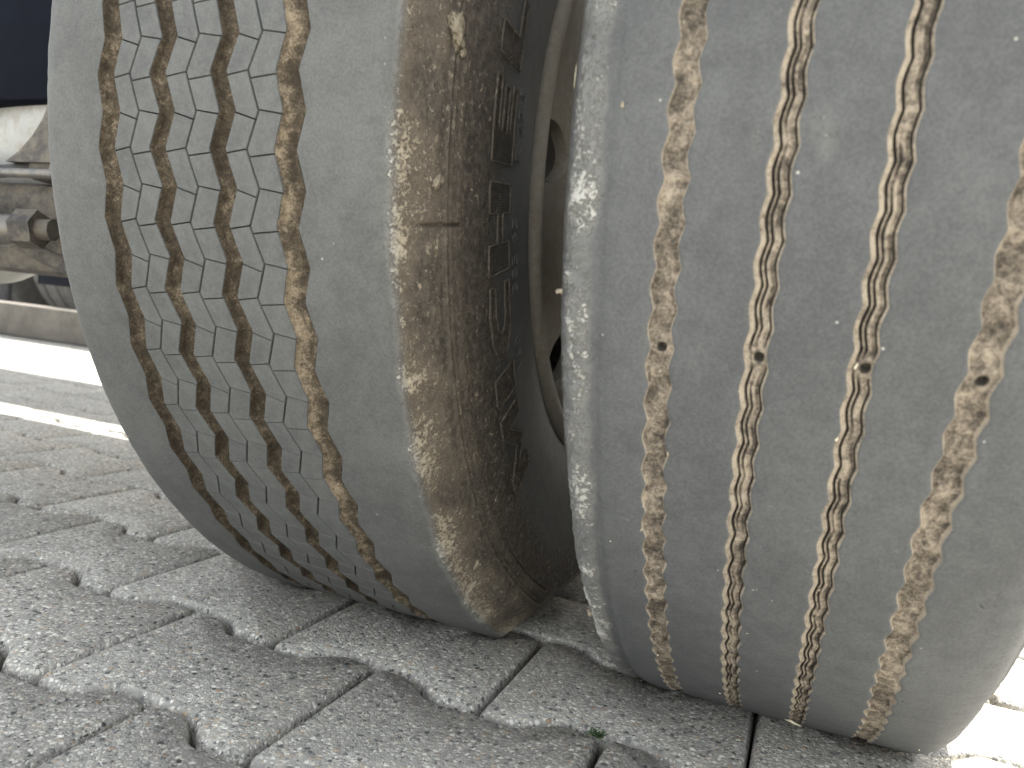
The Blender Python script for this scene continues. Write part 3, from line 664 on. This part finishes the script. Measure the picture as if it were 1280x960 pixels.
# ------------------------------------------------------------------ the trailer they carry (axle, beams, added sun-blocking panels)
tr = empty('trailer', (-1.0, 0.2, 0), 'trailer underside with navy beam, pale brake housing and rusty axle beside the left tyre', 'trailer')
OX, OY = -1.0, .2
def box(name, lo, hi, mat, bev=.004, parent=tr, yaw=0.):
    bm = bmesh.new(); bmesh.ops.create_cube(bm, size=1)
    c = [(a + b) / 2 for a, b in zip(lo, hi)]; s = [b - a for a, b in zip(lo, hi)]
    for v in bm.verts: v.co = Vector((v.co.x * s[0], v.co.y * s[1], v.co.z * s[2]))
    if bev: bmesh.ops.bevel(bm, geom=bm.edges[:], offset=bev, segments=2, affect='EDGES', profile=.5)
    me = bpy.data.meshes.new(name); bm.to_mesh(me); bm.free(); o = link(name, me, MT[mat], parent, True, 40)
    o.location = (c[0] - OX, c[1] - OY, c[2]) if parent is tr else c; o.rotation_euler = (0, 0, yaw); return o
def tube(name, pts, rad, mat, parent=tr, n=16, caps=True, base=(OX, OY, 0)):
    """round bar through pts; rad may be a list"""
    pts = [Vector(p) for p in pts]; rad = rad if isinstance(rad, (list, tuple)) else [rad] * len(pts); V = []; F = []; up = None
    for i, p in enumerate(pts):
        d = (pts[min(i + 1, len(pts) - 1)] - pts[max(i - 1, 0)]).normalized()
        if up is None: up = d.orthogonal().normalized()
        up = (up - d * up.dot(d)).normalized(); b = d.cross(up)
        for k in range(n):
            a = 2 * math.pi * k / n; q = p + (up * math.cos(a) + b * math.sin(a)) * rad[i]; V.append((q.x - base[0], q.y - base[1], q.z - base[2]))
    for i in range(len(pts) - 1):
        for k in range(n): F.append((i * n + k, i * n + (k + 1) % n, (i + 1) * n + (k + 1) % n, (i + 1) * n + k))
    if caps: F.append(tuple(range(n))[::-1]); F.append(tuple((len(pts) - 1) * n + k for k in range(n)))
    return link(name, mesh(name, V, F), MT[mat], parent, True, 40)
# panels added behind the wheels to block the sun; the slot between them lets the narrow sun strip through
box('shade_panel', (-2.6, 1.10, .775), (.50, 1.13, 1.64), 'navy', .003)
box('shade_post', (.18, 1.102, 1.642), (.50, 1.128, 2.15), 'navy', .003)  # added above the panel to keep stray sun off the left sidewall
box('shade_beam', (-2.6, 1.10, .285), (.50, 1.13, .672), 'navy', .003)
box('chassis_beam', (-2.2, -.15, .552), (-.50, -.06, .80), 'navy', .006)
box('axle_beam', (-2.0, -.08, .312), (-.455, .06, .45), 'cast', .02)
# pale brake housing: a drum with a sloping shoulder
tube('brake_housing', [(-1.40, .04, .40), (-1.35, .04, .41), (-1.33, .04, .42), (-.80, .00, .60), (-.74, .00, .62)], [.06, .13, .14, .14, .11], 'pale', n=64)
mp = [(-1.0, .462), (-.975, .476), (-.950, .497), (-.932, .520), (-.918, .548), (-.86, .548), (-.86, .462)]  # added plate whose dark colour stands for the shaded recess by the housing
V = [(x + .036 - OX, y - OY, z) for y in (-.172, -.158) for x, z in mp]; n_ = len(mp)
link('recess_plate', mesh('recess_plate', V, [tuple(range(n_)), tuple(range(n_, 2 * n_))[::-1]] + [((i + 1) % n_, i, n_ + i, n_ + (i + 1) % n_) for i in range(n_)]), MT['cast'], tr, False)
tube('control_rod', [(-1.8, -.19, .443), (-.60, -.19, .443)], .0065, 'steel')
box('bracket', (-.93, -.165, .44), (-.74, -.13, .475), 'cast', .006)
box('caliper_body', (-1.5, -.15, .385), (-.62, -.05, .44), 'cast', .018)
def nut(pos, axis, rad, h, mat='steel'):
    d = Vector(axis).normalized(); p = Vector(pos)
    o = tube('hex_nut', [p, p + d * h], rad, mat, n=6)
    s = tube('stud', [p + d * h, p + d * (h + rad * .7)], rad * .55, mat, parent=o, n=12, base=(OX, OY, 0)); return o
nut((-.87, -.15, .452), (.35, -1, .1), .016, .016); nut((-.815, -.14, .405), (.25, -1, 0), .019, .02); nut((-.80, -.15, .458), (.2, -1, .2), .013, .016)
tube('hose_fitting', [(-1.30, -.19, .405), (-1.06, -.20, .395), (-.985, -.215, .385), (-.94, -.235, .368), (-.905, -.24, .358), (-.87, -.235, .362), (-.84, -.22, .368)], [.017, .018, .020, .022, .021, .020, .017], 'steel', n=20)
nut((-.855, -.225, .366), (.9, .3, .05), .025, .028, 'cast'); nut((-1.00, -.21, .39), (-1, .2, .1), .026, .02, 'cast')
tube('air_pipe', [(-.96, -.16, .36), (-.88, -.165, .335), (-.80, -.17, .318), (-.76, -.17, .308)], [.011, .011, .012, .013], 'cast')
tube('air_pipe', [(-1.4, -.15, .47), (-1.08, -.16, .462), (-.99, -.16, .450), (-.93, -.15, .458), (-.85, -.15, .468)], .009, 'darkrub')
# far side wheels and mud flap of the neighbouring lorry, blurred, behind
nb = empty('parked_lorry', (-4.2, 2.95, 0), 'blurred dark lorry wheels parked behind the trailer at the far left edge', 'lorry')
NX, NY = -4.2, 2.95
def far_tyre(x, y, rad, wd, name='wheel'):
    prof = [(-wd / 2 + .02, rad * .58), (-wd / 2 - .005, rad * .75), (-wd / 2 + .01, rad * .93), (-wd / 2 + .035, rad * .985), (-wd * .2, rad), (-wd * .18, rad - .014), (-wd * .14, rad - .014), (-wd * .12, rad), (wd * .12, rad), (wd * .14, rad - .014), (wd * .18, rad - .014), (wd * .2, rad), (wd / 2 - .035, rad * .985), (wd / 2 - .01, rad * .93), (wd / 2 + .005, rad * .75), (wd / 2 - .02, rad * .58)]
    o = lathe(name, prof, MT['fartyre'], nb, 72, 40, loc=(x - NX, y - NY, rad)); 
    lathe('rim', [(-wd / 2 + .03, rad * .58), (-wd / 2 + .06, rad * .5), (-.02, rad * .45), (.0, .05)], MT['rim'], o, 48, 40); return o
for x in (-4.92, -4.38, -3.96, -3.1): far_tyre(x, NY, .5, .34)
box('chassis_side', (-7.5 - NX, .30, .55), (-1.2 - NX, 1.2, 1.1), 'navy', .01, parent=nb)
box('side_guard', (-7.5 - NX, .75, .10), (-1.2 - NX, .80, .60), 'cast', .01, parent=nb)
box('mud_flap', (-4.70 - NX, -.54, .12), (-4.62 - NX, -.51, .62), 'darkrub', .004, parent=nb)

kerb = box('kerb', (-7.0, 1.76, 0.0), (-1.2, 1.92, .165), 'kerb', .012, parent=None)
tag(kerb, 'low brownish kerb edging the sunlit paving far behind the left tyre', 'kerb')

# ------------------------------------------------------------------ small weed growing from a joint
d = np.array(FW) + np.array(RT) * (744 - 640) / 932.25 - np.array(UP) * (915 - 480) / 932.25; t_ = -CAM[2] / d[2]; wp = CAM + d * t_
V = []; F = []
for i in range(34):
    a = random.uniform(0, 2 * math.pi); L_ = random.uniform(.003, .0085); b = (random.uniform(-.006, .006), random.uniform(-.0025, .0025)); w_ = random.uniform(.0008, .0016); ca, sa = math.cos(a), math.sin(a); o_ = len(V)
    for f in (0, .5, 1):
        rr = L_ * f * .8; hh = L_ * (f * .9 - f * f * .3) - .003; ww = w_ * (1 - f) + .0002; V += [(b[0] + ca * rr - sa * ww, b[1] + sa * rr + ca * ww, hh), (b[0] + ca * rr + sa * ww, b[1] + sa * rr - ca * ww, hh)]
    F += [(o_, o_ + 1, o_ + 3, o_ + 2), (o_ + 2, o_ + 3, o_ + 5, o_ + 4)]
wo = link('weed', mesh('weed', V, F), MT['weed'], None, False); wo.location = (wp[0], wp[1], 0.0)
tag(wo, 'tiny green weed growing in the paver joint below the gap between tyres', 'weed')
